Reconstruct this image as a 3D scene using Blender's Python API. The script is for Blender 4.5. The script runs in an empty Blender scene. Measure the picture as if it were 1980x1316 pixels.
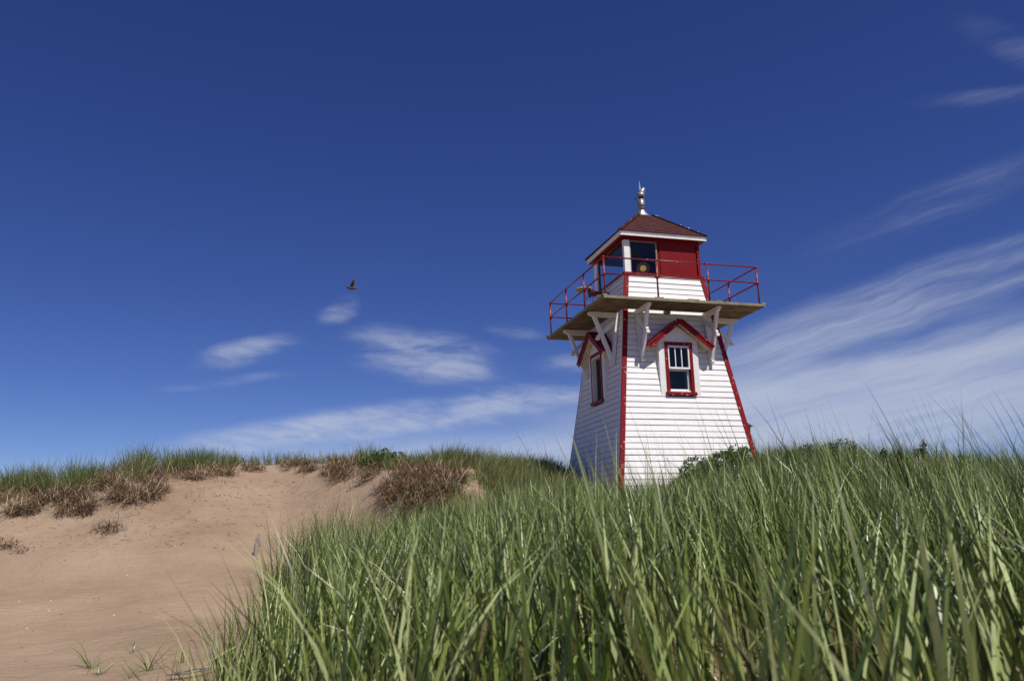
import bpy, math, random
import numpy as np
from mathutils import Vector, Matrix
random.seed(7); RNG = np.random.default_rng(7)
C = bpy.context.scene.collection
S = bpy.context.scene

# ------------------------------------------------------------------ camera
F, PITCH, ROLL = 1584.2, 0.23106, -0.024208     # focal length in pixels of a 1980 px wide picture
cam_d = bpy.data.cameras.new('camera'); cam = bpy.data.objects.new('camera', cam_d); C.objects.link(cam)
S.camera = cam
cam_d.sensor_width = 36.0; cam_d.lens = F / 1980 * 36
cam_d.clip_start = 0.05; cam_d.clip_end = 5000
fwd = Vector((0, math.cos(PITCH), math.sin(PITCH))); rt = Vector((1, 0, 0)); upv = rt.cross(fwd)
cr, sr = math.cos(ROLL), math.sin(ROLL)
R_ = cr * rt + sr * upv; U_ = -sr * rt + cr * upv
cam.matrix_world = Matrix(((R_.x, U_.x, -fwd.x, 0), (R_.y, U_.y, -fwd.y, 0), (R_.z, U_.z, -fwd.z, 0), (0, 0, 0, 1)))
cam_d.dof.use_dof = True; cam_d.dof.focus_distance = 17.5
cam_d.dof.aperture_fstop = 5.0; cam_d.dof.aperture_blades = 7
S.render.resolution_x = 1024; S.render.resolution_y = 680

# ------------------------------------------------------------------ exposure
S.view_settings.view_transform = 'Standard'; S.view_settings.look = 'None'
S.view_settings.exposure = 0.0; S.view_settings.gamma = 1.0
S.cycles.max_bounces = 8; S.cycles.transparent_max_bounces = 12

# ------------------------------------------------------------------ sun
TH = 0.27347                                     # the tower's turn about z
sl = Vector((0.36, -1.0, 1.68)).normalized()     # towards the sun, seen from the tower
SUN = Vector((math.cos(TH) * sl.x - math.sin(TH) * sl.y, math.sin(TH) * sl.x + math.cos(TH) * sl.y, sl.z))
sun_d = bpy.data.lights.new('sun', 'SUN'); sun = bpy.data.objects.new('sun', sun_d); C.objects.link(sun)
sun_d.energy = 4.9; sun_d.angle = math.radians(0.53); sun_d.color = (1.0, 0.955, 0.89)
sun.rotation_euler = SUN.to_track_quat('Z', 'Y').to_euler(); sun.location = (6, -8, 14)

# ------------------------------------------------------------------ pixel helpers (photo pixels of 1980 x 1316 -> world)
def ray(px, py):
    a, b = px - 990.0, py - 658.0
    u = cr * a + sr * b; v = -sr * a + cr * b
    return Vector((0, 0, 0)) + rt * (u / F) + fwd - upv * (v / F)
def at(px, py, depth):                           # point on that line of sight at world depth y
    r = ray(px, py); return r * (depth / r.y)

# ------------------------------------------------------------------ world: Nishita sky plus cirrus at infinity
W = bpy.data.worlds.new('World'); S.world = W; W.use_nodes = True
nt = W.node_tree; nt.nodes.clear(); N = nt.nodes.new; LK = nt.links.new
def nmath(op, a, b=None, c=None, clamp=False, t=None):
    t = t or nt
    n = t.nodes.new('ShaderNodeMath'); n.operation = op; n.use_clamp = clamp
    for i, v in enumerate((a, b, c)):
        if v is None: continue
        if isinstance(v, (int, float)): n.inputs[i].default_value = v
        else: t.links.new(v, n.inputs[i])
    return n.outputs[0]
out = N('ShaderNodeOutputWorld'); bg = N('ShaderNodeBackground'); LK(bg.outputs[0], out.inputs[0])
sky = N('ShaderNodeTexSky'); sky.sky_type = 'NISHITA'; sky.sun_disc = False
sky.sun_elevation = math.asin(SUN.z); sky.sun_rotation = math.atan2(SUN.x, SUN.y)
sky.altitude = 0; sky.air_density = 0.66; sky.dust_density = 0.05; sky.ozone_density = 3.5
SKY_STRENGTH = 0.087
bg.inputs[1].default_value = SKY_STRENGTH
hs = N('ShaderNodeHueSaturation'); LK(sky.outputs[0], hs.inputs['Color'])
hs.inputs['Hue'].default_value = 0.523; hs.inputs['Saturation'].default_value = 1.22; hs.inputs['Value'].default_value = 1.0
tc = N('ShaderNodeTexCoord'); sep = N('ShaderNodeSeparateXYZ'); LK(tc.outputs['Generated'], sep.inputs[0])
yy = nmath('MAXIMUM', sep.outputs[1], 0.02)
ax_ = nmath('DIVIDE', sep.outputs[0], yy); az_ = nmath('DIVIDE', sep.outputs[2], yy)
pl = N('ShaderNodeCombineXYZ'); LK(ax_, pl.inputs[0]); LK(az_, pl.inputs[1])
# wispy displacement of the cloud field
nd = N('ShaderNodeTexNoise'); nd.inputs['Scale'].default_value = 9; nd.inputs['Detail'].default_value = 5; nd.inputs['Roughness'].default_value = 0.6
LK(pl.outputs[0], nd.inputs['Vector'])
sub = N('ShaderNodeVectorMath'); sub.operation = 'SUBTRACT'; LK(nd.outputs['Color'], sub.inputs[0]); sub.inputs[1].default_value = (.5, .5, .5)
scl = N('ShaderNodeVectorMath'); scl.operation = 'MULTIPLY'; LK(sub.outputs[0], scl.inputs[0]); scl.inputs[1].default_value = (.06, .014, 0)
pd = N('ShaderNodeVectorMath'); pd.operation = 'ADD'; LK(pl.outputs[0], pd.inputs[0]); LK(scl.outputs[0], pd.inputs[1])
def cloud_patch(px, py, rx, ry, ang, amt):
    """soft elliptical region of sky: centre and radii in photo pixels, angle in degrees rising to the right"""
    r = ray(px, py); cx, cz = r.x / r.y, r.z / r.y
    k = 1.0 / F * (1 + cz * .35)
    m = N('ShaderNodeMapping'); m.vector_type = 'TEXTURE'
    m.inputs['Location'].default_value = (cx, cz, 0); m.inputs['Rotation'].default_value = (0, 0, math.radians(ang))
    m.inputs['Scale'].default_value = (rx * k, ry * k, 1)
    LK(pd.outputs[0], m.inputs['Vector'])
    ln = N('ShaderNodeVectorMath'); ln.operation = 'LENGTH'; LK(m.outputs[0], ln.inputs[0])
    mr = N('ShaderNodeMapRange'); mr.interpolation_type = 'SMOOTHERSTEP'
    mr.inputs['From Min'].default_value = 1.35; mr.inputs['From Max'].default_value = 0.1
    mr.inputs['To Min'].default_value = 0; mr.inputs['To Max'].default_value = amt
    LK(ln.outputs['Value'], mr.inputs['Value'])
    return mr.outputs[0]
def streaks(ang, sx, sy, seed, lo, hi, det=8):
    m = N('ShaderNodeMapping'); m.inputs['Rotation'].default_value = (0, 0, math.radians(-ang))
    LK(pd.outputs[0], m.inputs['Vector'])
    m2 = N('ShaderNodeMapping'); m2.inputs['Scale'].default_value = (sx, sy, 1); m2.inputs['Location'].default_value = (seed, seed * .7, 0)
    LK(m.outputs[0], m2.inputs['Vector'])
    n = N('ShaderNodeTexNoise'); n.inputs['Scale'].default_value = 1; n.inputs['Detail'].default_value = det
    n.inputs['Roughness'].default_value = 0.56; n.inputs['Distortion'].default_value = 0.1
    LK(m2.outputs[0], n.inputs['Vector'])
    mr = N('ShaderNodeMapRange'); mr.interpolation_type = 'SMOOTHSTEP'
    mr.inputs['From Min'].default_value = lo; mr.inputs['From Max'].default_value = hi
    LK(n.outputs[0], mr.inputs['Value'])
    return mr.outputs[0]
def addup(l):
    s = l[0]
    for x in l[1:]: s = nmath('ADD', s, x)
    return s
sheet_r = addup([cloud_patch(1780, 570, 420, 55, 17, .75), cloud_patch(1560, 650, 260, 45, 15, .6),
                 cloud_patch(1850, 700, 520, 60, 8, .75), cloud_patch(1800, 400, 260, 40, 22, .22),
                 cloud_patch(1960, 90, 110, 40, -30, .16), cloud_patch(1930, 185, 150, 20, 5, .16)])
sheet_l = addup([cloud_patch(700, 825, 430, 38, 6, 1.3), cloud_patch(1020, 765, 150, 30, 2, 1.0),
                 cloud_patch(820, 690, 150, 50, -12, 1.3), cloud_patch(478, 678, 100, 27, 10, .9),
                 cloud_patch(655, 600, 42, 24, 22, .55), cloud_patch(440, 738, 130, 12, 5, .35),
                 cloud_patch(990, 642, 60, 14, -6, .3), cloud_patch(1090, 705, 60, 20, 0, .45)])
low = addup([cloud_patch(1740, 740, 600, 130, 8, .75), cloud_patch(900, 900, 620, 60, 1, .75), cloud_patch(1650, 815, 620, 80, 2, 1.1), cloud_patch(1600, 735, 420, 38, 7, .5), cloud_patch(100, 905, 400, 22, 0, .15)])
d1 = nmath('MULTIPLY', nmath('MULTIPLY', sheet_r, streaks(17, 2.2, 22, 3.1, .28, .70)), nmath('ADD', streaks(19, 7, 120, 1.3, .20, .80), .55))
d2 = nmath('MULTIPLY', nmath('MULTIPLY', sheet_l, streaks(2, 6, 24, 8.7, .32, .72)), nmath('ADD', streaks(-14, 22, 90, 4.3, .25, .75), .55))
d3 = nmath('MULTIPLY', nmath('MULTIPLY', low, streaks(9, 1.6, 12, 5.5, .18, .60, 5)), nmath('ADD', streaks(14, 6, 85, 7.7, .2, .8), .62))
dens = nmath('MULTIPLY', nmath('SUBTRACT', 1.0, nmath('EXPONENT', nmath('MULTIPLY', addup([d1, d2, d3]), -1.15))), 0.80)
lp = N('ShaderNodeMapRange'); LK(sep.outputs[1], lp.inputs['Value']); lp.inputs['From Min'].default_value = .1; lp.inputs['From Max'].default_value = .35
dens = nmath('MULTIPLY', dens, lp.outputs[0])
mix = N('ShaderNodeMix'); mix.data_type = 'RGBA'; LK(dens, mix.inputs['Factor'])
LK(hs.outputs[0], mix.inputs['A'])
cc = Vector((0.53, 0.575, 0.69)) / SKY_STRENGTH
mix.inputs['B'].default_value = (cc.x, cc.y, cc.z, 1)
LK(mix.outputs['Result'], bg.inputs[0])

# ------------------------------------------------------------------ materials
def newmat(name):
    m = bpy.data.materials.new(name); m.use_nodes = True
    t = m.node_tree; b = t.nodes['Principled BSDF']; return m, t, b
def noise_mat(name, c1, c2, scale=6, rough=.6, bump=0.0, bscale=40, lo=.35, hi=.65, coord='Object', spec=.4, stretch=(1, 1, 1), metallic=0, chip=None):
    # chip = worn paint
    m, t, b = newmat(name)
    tcn = t.nodes.new('ShaderNodeTexCoord'); mp = t.nodes.new('ShaderNodeMapping'); mp.inputs['Scale'].default_value = stretch
    t.links.new(tcn.outputs[coord], mp.inputs['Vector'])
    n = t.nodes.new('ShaderNodeTexNoise'); n.inputs['Scale'].default_value = scale; n.inputs['Detail'].default_value = 6; n.inputs['Roughness'].default_value = .65
    t.links.new(mp.outputs[0], n.inputs['Vector'])
    r = t.nodes.new('ShaderNodeValToRGB'); r.color_ramp.elements[0].position = lo; r.color_ramp.elements[1].position = hi
    r.color_ramp.elements[0].color = (*c1, 1); r.color_ramp.elements[1].color = (*c2, 1)
    t.links.new(n.outputs[0], r.inputs[0]); colout = r.outputs[0]
    if chip:                                        # worn paint: (colour, scale, threshold)
        n3 = t.nodes.new('ShaderNodeTexNoise'); n3.inputs['Scale'].default_value = chip[1]; n3.inputs['Detail'].default_value = 5
        t.links.new(tcn.outputs[coord], n3.inputs['Vector'])
        f = t.nodes.new('ShaderNodeMapRange'); f.inputs['From Min'].default_value = chip[2]; f.inputs['From Max'].default_value = chip[2] + .02
        t.links.new(n3.outputs[0], f.inputs['Value'])
        mx = t.nodes.new('ShaderNodeMix'); mx.data_type = 'RGBA'; t.links.new(f.outputs[0], mx.inputs['Factor'])
        t.links.new(colout, mx.inputs['A']); mx.inputs['B'].default_value = (*chip[0], 1); colout = mx.outputs['Result']
    t.links.new(colout, b.inputs['Base Color'])
    b.inputs['Roughness'].default_value = rough; b.inputs['Specular IOR Level'].default_value = spec; b.inputs['Metallic'].default_value = metallic
    if bump:
        n2 = t.nodes.new('ShaderNodeTexNoise'); n2.inputs['Scale'].default_value = bscale; n2.inputs['Detail'].default_value = 4
        t.links.new(mp.outputs[0], n2.inputs['Vector'])
        bp = t.nodes.new('ShaderNodeBump'); bp.inputs['Strength'].default_value = bump; bp.inputs['Distance'].default_value = .01
        t.links.new(n2.outputs[0], bp.inputs['Height']); t.links.new(bp.outputs[0], b.inputs['Normal'])
    return m
M = {}
M['siding'] = noise_mat('white_siding', (.74, .73, .705), (.82, .81, .79), 2.2, .55, .15, 60, .25, .55, stretch=(.5, .5, 3.8), chip=((.42, .38, .32), 14, .735))
M['white'] = noise_mat('white_trim', (.74, .73, .70), (.82, .81, .78), 5, .5, .1, 50, .3, .6, chip=((.45, .40, .33), 16, .72))
M['cream'] = noise_mat('cream_panel', (.66, .58, .46), (.76, .70, .60), 4, .6)
M['red'] = noise_mat('red_trim', (.175, .006, .009), (.245, .008, .012), 7, .5, .15, 40, .3, .7, spec=.15, chip=((.62, .52, .50), 17, .655))
M['redpanel'] = noise_mat('red_panel', (.165, .006, .009), (.205, .008, .011), 3, .5, .05, 30, spec=.15)
M['pipe'] = noise_mat('red_pipe', (.16, .012, .016), (.25, .02, .025), 12, .3, .2, 60, chip=((.5, .35, .33), 20, .68))
M['deck'] = noise_mat('weathered_wood', (.07, .05, .03), (.25, .19, .115), 3.5, .85, .5, 30, .3, .7, stretch=(1, 1, 1))
M['lapshade_dirt'] = noise_mat('lap_shadow_and_dirt', (.14, .09, .065), (.48, .43, .38), 3, .8)  # lap shadow lines put into the colour, with some dirt in the tone
M['deckedge'] = noise_mat('grey_wood', (.16, .14, .09), (.31, .275, .19), 9, .85, .5, 40, .3, .7)
M['shingle'] = noise_mat('red_shingle', (.038, .011, .010), (.085, .024, .020), 7, .8, .6, 45, .3, .7, spec=.2)
M['greyshingle'] = noise_mat('grey_shingle', (.13, .12, .09), (.2, .18, .14), 9, .9, .5)
M['metal'] = noise_mat('galvanised', (.17, .175, .18), (.34, .345, .35), 9, .45, .3, 30, metallic=.6, spec=.5)
M['darkmetal'] = noise_mat('dark_metal', (.05, .05, .05), (.09, .085, .08), 9, .5, metallic=.5)
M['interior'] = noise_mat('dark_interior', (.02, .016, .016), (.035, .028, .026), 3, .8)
M['brass'] = noise_mat('brass_lens', (.75, .48, .10), (.95, .70, .22), 30, .35)
_n = M['brass'].node_tree.nodes['Principled BSDF']; _n.inputs['Emission Color'].default_value = (1, .62, .16, 1); _n.inputs['Emission Strength'].default_value = .22   # slight emission added to brighten the bullseye lens
M['lensglass'] = noise_mat('lens_glass', (.50, .38, .12), (.75, .6, .25), 20, .2)
M['tan'] = noise_mat('tan_metal', (.46, .34, .17), (.56, .43, .24), 8, .6)
M['horn'] = noise_mat('red_horn', (.06, .006, .009), (.10, .009, .012), 8, .4)
M['stake'] = noise_mat('driftwood', (.16, .12, .10), (.42, .36, .32), 20, .9, .8, 40, stretch=(4, 4, .6))
M['pebble'] = noise_mat('pebble', (.13, .06, .045), (.30, .18, .14), 3, .8)
M['shell'] = noise_mat('shell', (.7, .68, .62), (.8, .78, .74), 3, .5)
def glass(name, tint, refl=.9):
    m, t, b = newmat(name); t.nodes.remove(b)
    o = [n for n in t.nodes if n.type == 'OUTPUT_MATERIAL'][0]
    tr = t.nodes.new('ShaderNodeBsdfTransparent'); tr.inputs[0].default_value = (*tint, 1)
    gl = t.nodes.new('ShaderNodeBsdfGlossy'); gl.inputs['Roughness'].default_value = .02; gl.inputs[0].default_value = (refl, refl, refl, 1)
    fr = t.nodes.new('ShaderNodeFresnel'); fr.inputs[0].default_value = 1.5
    mx = t.nodes.new('ShaderNodeMixShader'); t.links.new(fr.outputs[0], mx.inputs[0]); t.links.new(tr.outputs[0], mx.inputs[1]); t.links.new(gl.outputs[0], mx.inputs[2])
    t.links.new(mx.outputs[0], o.inputs[0]); return m
M['glass'] = glass('window_glass', (.86, .9, .9))

def leafmat(name, stops, rough=.4, trans=.25, spec=.5, tipmix=None):
    """colour from the per-blade 'tint' attribute"""
    m, t, b = newmat(name)
    at_ = t.nodes.new('ShaderNodeAttribute'); at_.attribute_name = 'tint'
    r = t.nodes.new('ShaderNodeValToRGB'); e = r.color_ramp.elements
    e[0].position = stops[0][0]; e[0].color = (*stops[0][1], 1); e[1].position = stops[-1][0]; e[1].color = (*stops[-1][1], 1)
    for p, c in stops[1:-1]:
        k = e.new(p); k.color = (*c, 1)
    t.links.new(at_.outputs['Fac'], r.inputs[0]); t.links.new(r.outputs[0], b.inputs['Base Color'])
    b.inputs['Roughness'].default_value = rough; b.inputs['Specular IOR Level'].default_value = spec
    tl = t.nodes.new('ShaderNodeBsdfTranslucent'); t.links.new(r.outputs[0], tl.inputs[0])
    mx = t.nodes.new('ShaderNodeMixShader'); mx.inputs[0].default_value = trans
    o = [n for n in t.nodes if n.type == 'OUTPUT_MATERIAL'][0]
    t.links.new(b.outputs[0], mx.inputs[1]); t.links.new(tl.outputs[0], mx.inputs[2]); t.links.new(mx.outputs[0], o.inputs[0])
    return m
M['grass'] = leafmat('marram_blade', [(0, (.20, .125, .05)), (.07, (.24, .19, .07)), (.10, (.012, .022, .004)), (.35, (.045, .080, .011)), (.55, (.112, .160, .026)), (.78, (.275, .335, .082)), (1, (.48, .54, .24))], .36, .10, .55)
M['fargrass'] = leafmat('crest_grass_blade', [(0, (.25, .17, .08)), (.12, (.22, .19, .07)), (.3, (.10, .14, .04)), (.7, (.165, .205, .07)), (1, (.26, .28, .12))], .5, .3, .35)
M['dead'] = leafmat('dead_blade', [(0, (.06, .036, .022)), (.35, (.18, .115, .068)), (.7, (.37, .26, .155)), (1, (.56, .45, .31))], .75, .1, .2)
M['leaf'] = leafmat('shrub_leaf', [(0, (.03, .06, .012)), (.5, (.08, .14, .03)), (1, (.17, .22, .07))], .45, .2, .45)
M['weed'] = leafmat('weed_leaf', [(0, (.025, .012, .02)), (.5, (.06, .03, .045)), (1, (.11, .07, .07))], .6, .15, .3)
M['twig'] = noise_mat('twig', (.08, .05, .035), (.16, .11, .07), 20, .9)

# sand
def sandmat():
    m, t, b = newmat('dune_sand'); nn = t.nodes.new; lk = t.links.new
    tcn = nn('ShaderNodeTexCoord')
    def noi(scale, det, vec=None, rough=.6):
        n = nn('ShaderNodeTexNoise'); n.inputs['Scale'].default_value = scale; n.inputs['Detail'].default_value = det; n.inputs['Roughness'].default_value = rough
        lk(vec or tcn.outputs['Object'], n.inputs['Vector']); return n.outputs[0]
    r = nn('ShaderNodeValToRGB'); lk(noi(.55, 7), r.inputs[0])
    e = r.color_ramp.elements; e[0].position = .3; e[0].color = (.285, .200, .134, 1); e[1].position = .72; e[1].color = (.40, .292, .202, 1)
    g = nn('ShaderNodeMix'); g.data_type = 'RGBA'; g.blend_type = 'MULTIPLY'; g.inputs['Factor'].default_value = .5
    lk(r.outputs[0], g.inputs['A'])
    r2 = nn('ShaderNodeValToRGB'); lk(noi(60, 3), r2.inputs[0]); r2.color_ramp.elements[0].color = (.62, .60, .58, 1); r2.color_ramp.elements[1].color = (1.25, 1.25, 1.25, 1)
    lk(r2.outputs[0], g.inputs['B'])
    # reddish clay patches with a shape of their own
    r3 = nn('ShaderNodeMapRange'); lk(noi(1.1, 6), r3.inputs['Value']); r3.inputs['From Min'].default_value = .62; r3.inputs['From Max'].default_value = .72; r3.inputs['To Max'].default_value = .4
    g2 = nn('ShaderNodeMix'); g2.data_type = 'RGBA'; lk(r3.outputs[0], g2.inputs['Factor']); lk(g.outputs['Result'], g2.inputs['A']); g2.inputs['B'].default_value = (.25, .135, .09, 1)
    lk(g2.outputs['Result'], b.inputs['Base Color'])
    b.inputs['Roughness'].default_value = .95; b.inputs['Specular IOR Level'].default_value = .15
    mp = nn('ShaderNodeMapping'); mp.inputs['Rotation'].default_value = (0, 0, .5); mp.inputs['Scale'].default_value = (1, 2.2, 1); lk(tcn.outputs['Object'], mp.inputs['Vector'])
    hsum = nmath('ADD', nmath('MULTIPLY', noi(4.5, 5, mp.outputs[0]), 1.3, t=t), nmath('MULTIPLY', noi(26, 5), .4, t=t), t=t)
    bp = nn('ShaderNodeBump'); bp.inputs['Strength'].default_value = 1.0; bp.inputs['Distance'].default_value = .05
    lk(hsum, bp.inputs['Height']); lk(bp.outputs[0], b.inputs['Normal'])
    return m
M['sand'] = sandmat()

# ------------------------------------------------------------------ mesh helpers
def link(name, me, mat, parent=None):
    o = bpy.data.objects.new(name, me); C.objects.link(o)
    if mat: me.materials.append(M[mat])
    if parent: o.parent = parent
    return o
def tag(o, label=None, cat=None, group=None, kind=None):
    if label: o['label'] = label
    if cat: o['category'] = cat
    if group: o['group'] = group
    if kind: o['kind'] = kind
    return o
class MB:
    def __init__(s): s.v = []; s.f = []; s.sm = []
    def add(s, vs, fs, smooth=False):
        b = len(s.v); s.v += [tuple(p) for p in vs]; s.f += [tuple(b + i for i in f) for f in fs]; s.sm += [smooth] * len(fs)
    def hexa(s, p):                                # 8 corners: bottom 4 ccw, top 4 ccw
        s.add(p, [(3, 2, 1, 0), (4, 5, 6, 7), (0, 1, 5, 4), (1, 2, 6, 5), (2, 3, 7, 6), (3, 0, 4, 7)])
    def box(s, x0, x1, y0, y1, z0, z1):
        s.hexa([(x0, y0, z0), (x1, y0, z0), (x1, y1, z0), (x0, y1, z0), (x0, y0, z1), (x1, y0, z1), (x1, y1, z1), (x0, y1, z1)])
    def beam(s, a, b, side, w, h):                 # from a to b, width w along 'side', height h across
        a, b, side = Vector(a), Vector(b), Vector(side).normalized()
        d = (b - a).normalized(); n = d.cross(side).normalized() * (h / 2); sd = side * (w / 2)
        s.hexa([a - sd - n, b - sd - n, b + sd - n, a + sd - n, a - sd + n, b - sd + n, b + sd + n, a + sd + n])
    def tube(s, pts, r, n=10, caps=True):
        pts = [Vector(p) for p in pts]; rs = r if isinstance(r, (list, tuple)) else [r] * len(pts)
        b = len(s.v); ref = Vector((0.13, 0.31, 0.94))
        for i, p in enumerate(pts):
            d = (pts[min(i + 1, len(pts) - 1)] - pts[max(i - 1, 0)]).normalized()
            u = d.cross(ref).normalized() if abs(d.dot(ref)) < .97 else d.cross(Vector((1, 0, 0))).normalized()
            w = d.cross(u)
            for k in range(n):
                a = 2 * math.pi * k / n; s.v.append(tuple(p + (u * math.cos(a) + w * math.sin(a)) * rs[i]))
        for i in range(len(pts) - 1):
            for k in range(n):
                k2 = (k + 1) % n; s.f.append((b + i * n + k, b + i * n + k2, b + (i + 1) * n + k2, b + (i + 1) * n + k)); s.sm.append(True)
        if caps:
            s.f.append(tuple(b + k for k in reversed(range(n)))); s.sm.append(False)
            s.f.append(tuple(b + (len(pts) - 1) * n + k for k in range(n))); s.sm.append(False)
    def ball(s, c, r, n=8, m=6, sc=(1, 1, 1)):
        c = Vector(c); b = len(s.v)
        for i in range(m + 1):
            t = math.pi * i / m
            for k in range(n):
                a = 2 * math.pi * k / n
                s.v.append((c.x + r * sc[0] * math.sin(t) * math.cos(a), c.y + r * sc[1] * math.sin(t) * math.sin(a), c.z + r * sc[2] * math.cos(t)))
        for i in range(m):
            for k in range(n):
                k2 = (k + 1) % n; s.f.append((b + i * n + k, b + (i + 1) * n + k, b + (i + 1) * n + k2, b + i * n + k2)); s.sm.append(True)
    def xf(s, fn): s.v = [fn(p) for p in s.v]; return s
    def build(s, name, mat, parent=None):
        me = bpy.data.meshes.new(name); me.from_pydata(s.v, [], s.f); me.update()
        me.polygons.foreach_set('use_smooth', s.sm)
        return link(name, me, mat, parent)
def empty(name, loc, rz=0):
    o = bpy.data.objects.new(name, None); C.objects.link(o); o.location = loc; o.rotation_euler = (0, 0, rz); o.empty_display_size = .3; return o
def np_mesh(name, V, Q, mat, tint=None, parent=None, smooth=True):
    me = bpy.data.meshes.new(name); me.vertices.add(len(V)); me.vertices.foreach_set('co', V.astype(np.float32).ravel())
    me.loops.add(Q.size); me.loops.foreach_set('vertex_index', Q.astype(np.int32).ravel())
    me.polygons.add(len(Q)); me.polygons.foreach_set('loop_start', np.arange(0, Q.size, Q.shape[1], dtype=np.int32))
    me.update(calc_edges=True)
    me.polygons.foreach_set('use_smooth', np.full(len(Q), smooth))
    if tint is not None:
        a = me.attributes.new('tint', 'FLOAT', 'POINT'); a.data.foreach_set('value', tint.astype(np.float32).ravel())
    return link(name, me, mat, parent)

# ------------------------------------------------------------------ terrain
# columns of the photo; per column knots (depth, ('z', height) or ('p', photo row of the bare ground))
z = lambda v: ('z', v)
p = lambda v: ('p', v)
COLS = {
 -500: [(.4, z(-1.05)), (3, z(-1.2)), (6, z(-1.3)), (9, z(-1.2)), (12, z(-1.0)), (15, z(-.5)), (17.5, z(.6)), (19, z(1.3)), (22, z(1.2)), (45, z(.3))],
 0:    [(.4, z(-1.0)), (3, z(-1.15)), (6, z(-1.25)), (9, z(-1.2)), (12, z(-1.0)), (15, p(1115)), (17.5, p(1005)), (19, p(948)), (22, z(1.2)), (45, z(.4))],
 150:  [(.4, z(-1.0)), (3, z(-1.15)), (6, z(-1.25)), (9, z(-1.2)), (12, z(-1.0)), (15, p(1110)), (17.5, p(1005)), (19, p(935)), (22, z(1.3)), (45, z(.4))],
 250:  [(.4, z(-1.0)), (3, z(-1.15)), (6, z(-1.25)), (9, z(-1.2)), (12, z(-1.0)), (15, p(1105)), (17.5, p(985)), (19.2, p(912)), (22, z(1.5)), (45, z(.4))],
 310:  [(.4, z(-1.0)), (3, z(-1.15)), (6, z(-1.22)), (9, z(-1.15)), (12, z(-1.0)), (15, p(1105)), (18.5, p(970)), (20.5, p(912)), (23, z(1.7)), (45, z(.4))],
 400:  [(.4, z(-.95)), (3, z(-1.1)), (6, z(-1.2)), (9, z(-1.15)), (12, z(-1.05)), (15, p(1105)), (19, p(955)), (21.5, p(904)), (24, z(1.9)), (45, z(.4))],
 480:  [(.4, z(-.9)), (3, z(-1.0)), (6, z(-1.1)), (9, z(-1.0)), (12, z(-1.1)), (15.5, p(1100)), (20, p(955)), (22.5, p(897)), (25, z(1.9)), (45, z(.4))],
 540:  [(.4, z(-.9)), (3, z(-.95)), (6, z(-1.05)), (9, z(-.60)), (12, z(-1.1)), (15.5, p(1098)), (20, p(965)), (23.2, p(895)), (25.5, z(1.9)), (45, z(.4))],
 600:  [(.4, z(-.85)), (3, z(-.9)), (6, z(-.95)), (9, z(-.52)), (12, z(-1.1)), (15.5, p(1090)), (19.5, p(950)), (22.5, p(889)), (25, z(1.95)), (45, z(.4))],
 700:  [(.4, z(-.8)), (3, z(-.85)), (6, z(-.82)), (9, z(-.52)), (11.5, z(-.95)), (14.5, p(1060)), (17.8, p(950)), (20, p(892)), (23, z(1.75)), (45, z(.4))],
 780:  [(.4, z(-.75)), (3, z(-.8)), (6, z(-.68)), (9, z(-.4)), (11.5, z(-.75)), (14.5, p(1015)), (16, p(930)), (18.3, p(902)), (22, z(1.55)), (45, z(.4))],
 870:  [(.4, z(-.72)), (3, z(-.76)), (6, z(-.6)), (9, z(-.35)), (12, z(-.30)), (14, p(1005)), (15.5, p(930)), (18, p(900)), (22, z(1.5)), (45, z(.4))],
 960:  [(.4, z(-.7)), (3, z(-.7)), (6, z(-.5)), (9, z(-.25)), (12, z(-.1)), (14.5, p(995)), (16, p(940)), (19, p(903)), (22, z(1.45)), (45, z(.4))],
 1060: [(.4, z(-.68)), (3, z(-.66)), (6, z(-.42)), (9, z(-.18)), (12, z(-.02)), (14.5, z(.25)), (18, p(950)), (21, p(910)), (24, z(1.45)), (45, z(.4))],
 1200: [(.4, z(-.66)), (3, z(-.62)), (6, z(-.38)), (9, z(-.15)), (12, z(.05)), (15, z(.35)), (17.5, z(.55)), (20, z(.65)), (24, z(.65)), (45, z(.3))],
 1330: [(.4, z(-.65)), (3, z(-.6)), (6, z(-.33)), (9, z(-.08)), (12, z(.15)), (14.5, z(.5)), (17, z(.7)), (20, z(.8)), (24, z(.8)), (45, z(.3))],
 1450: [(.4, z(-.65)), (3, z(-.6)), (6, z(-.32)), (9, z(-.02)), (12, z(.32)), (14.5, z(.85)), (17, z(1.05)), (20, z(1.1)), (24, z(1.0)), (45, z(.3))],
 1600: [(.4, z(-.65)), (3, z(-.6)), (6, z(-.3)), (9, z(.02)), (12, z(.45)), (14.5, z(.98)), (17, z(1.25)), (20, z(1.2)), (24, z(1.0)), (45, z(.3))],
 1720: [(.4, z(-.65)), (3, z(-.6)), (6, z(-.3)), (9, z(.0)), (12, z(.38)), (14.5, z(.8)), (17, z(.98)), (20, z(.9)), (24, z(.8)), (45, z(.3))],
 1860: [(.4, z(-.65)), (3, z(-.62)), (6, z(-.3)), (9, z(.0)), (12, z(.36)), (14.5, z(.68)), (17, z(.82)), (20, z(.8)), (24, z(.7)), (45, z(.3))],
 2400: [(.4, z(-.65)), (3, z(-.6)), (6, z(-.3)), (9, z(.0)), (12, z(.38)), (14.5, z(.7)), (17, z(.85)), (20, z(.8)), (24, z(.7)), (45, z(.3))],
}
cang, cr_, cz_ = [], [], []
for px in sorted(COLS):
    r0 = ray(px, 1030 - (px - 990) * .0242); a = math.atan2(r0.x, r0.y); cang.append(a)
    rr, zz = [], []
    for d, (k, v) in COLS[px]:
        rr.append(d / math.cos(a)); zz.append(v if k == 'z' else at(px, v, d).z)
    cr_.append(rr); cz_.append(zz)
cang = np.array(cang); cr_ = np.array(cr_); cz_ = np.array(cz_)
AG = np.linspace(cang[0], cang[-1], 500); RG = np.geomspace(.3, 60, 700)
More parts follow.
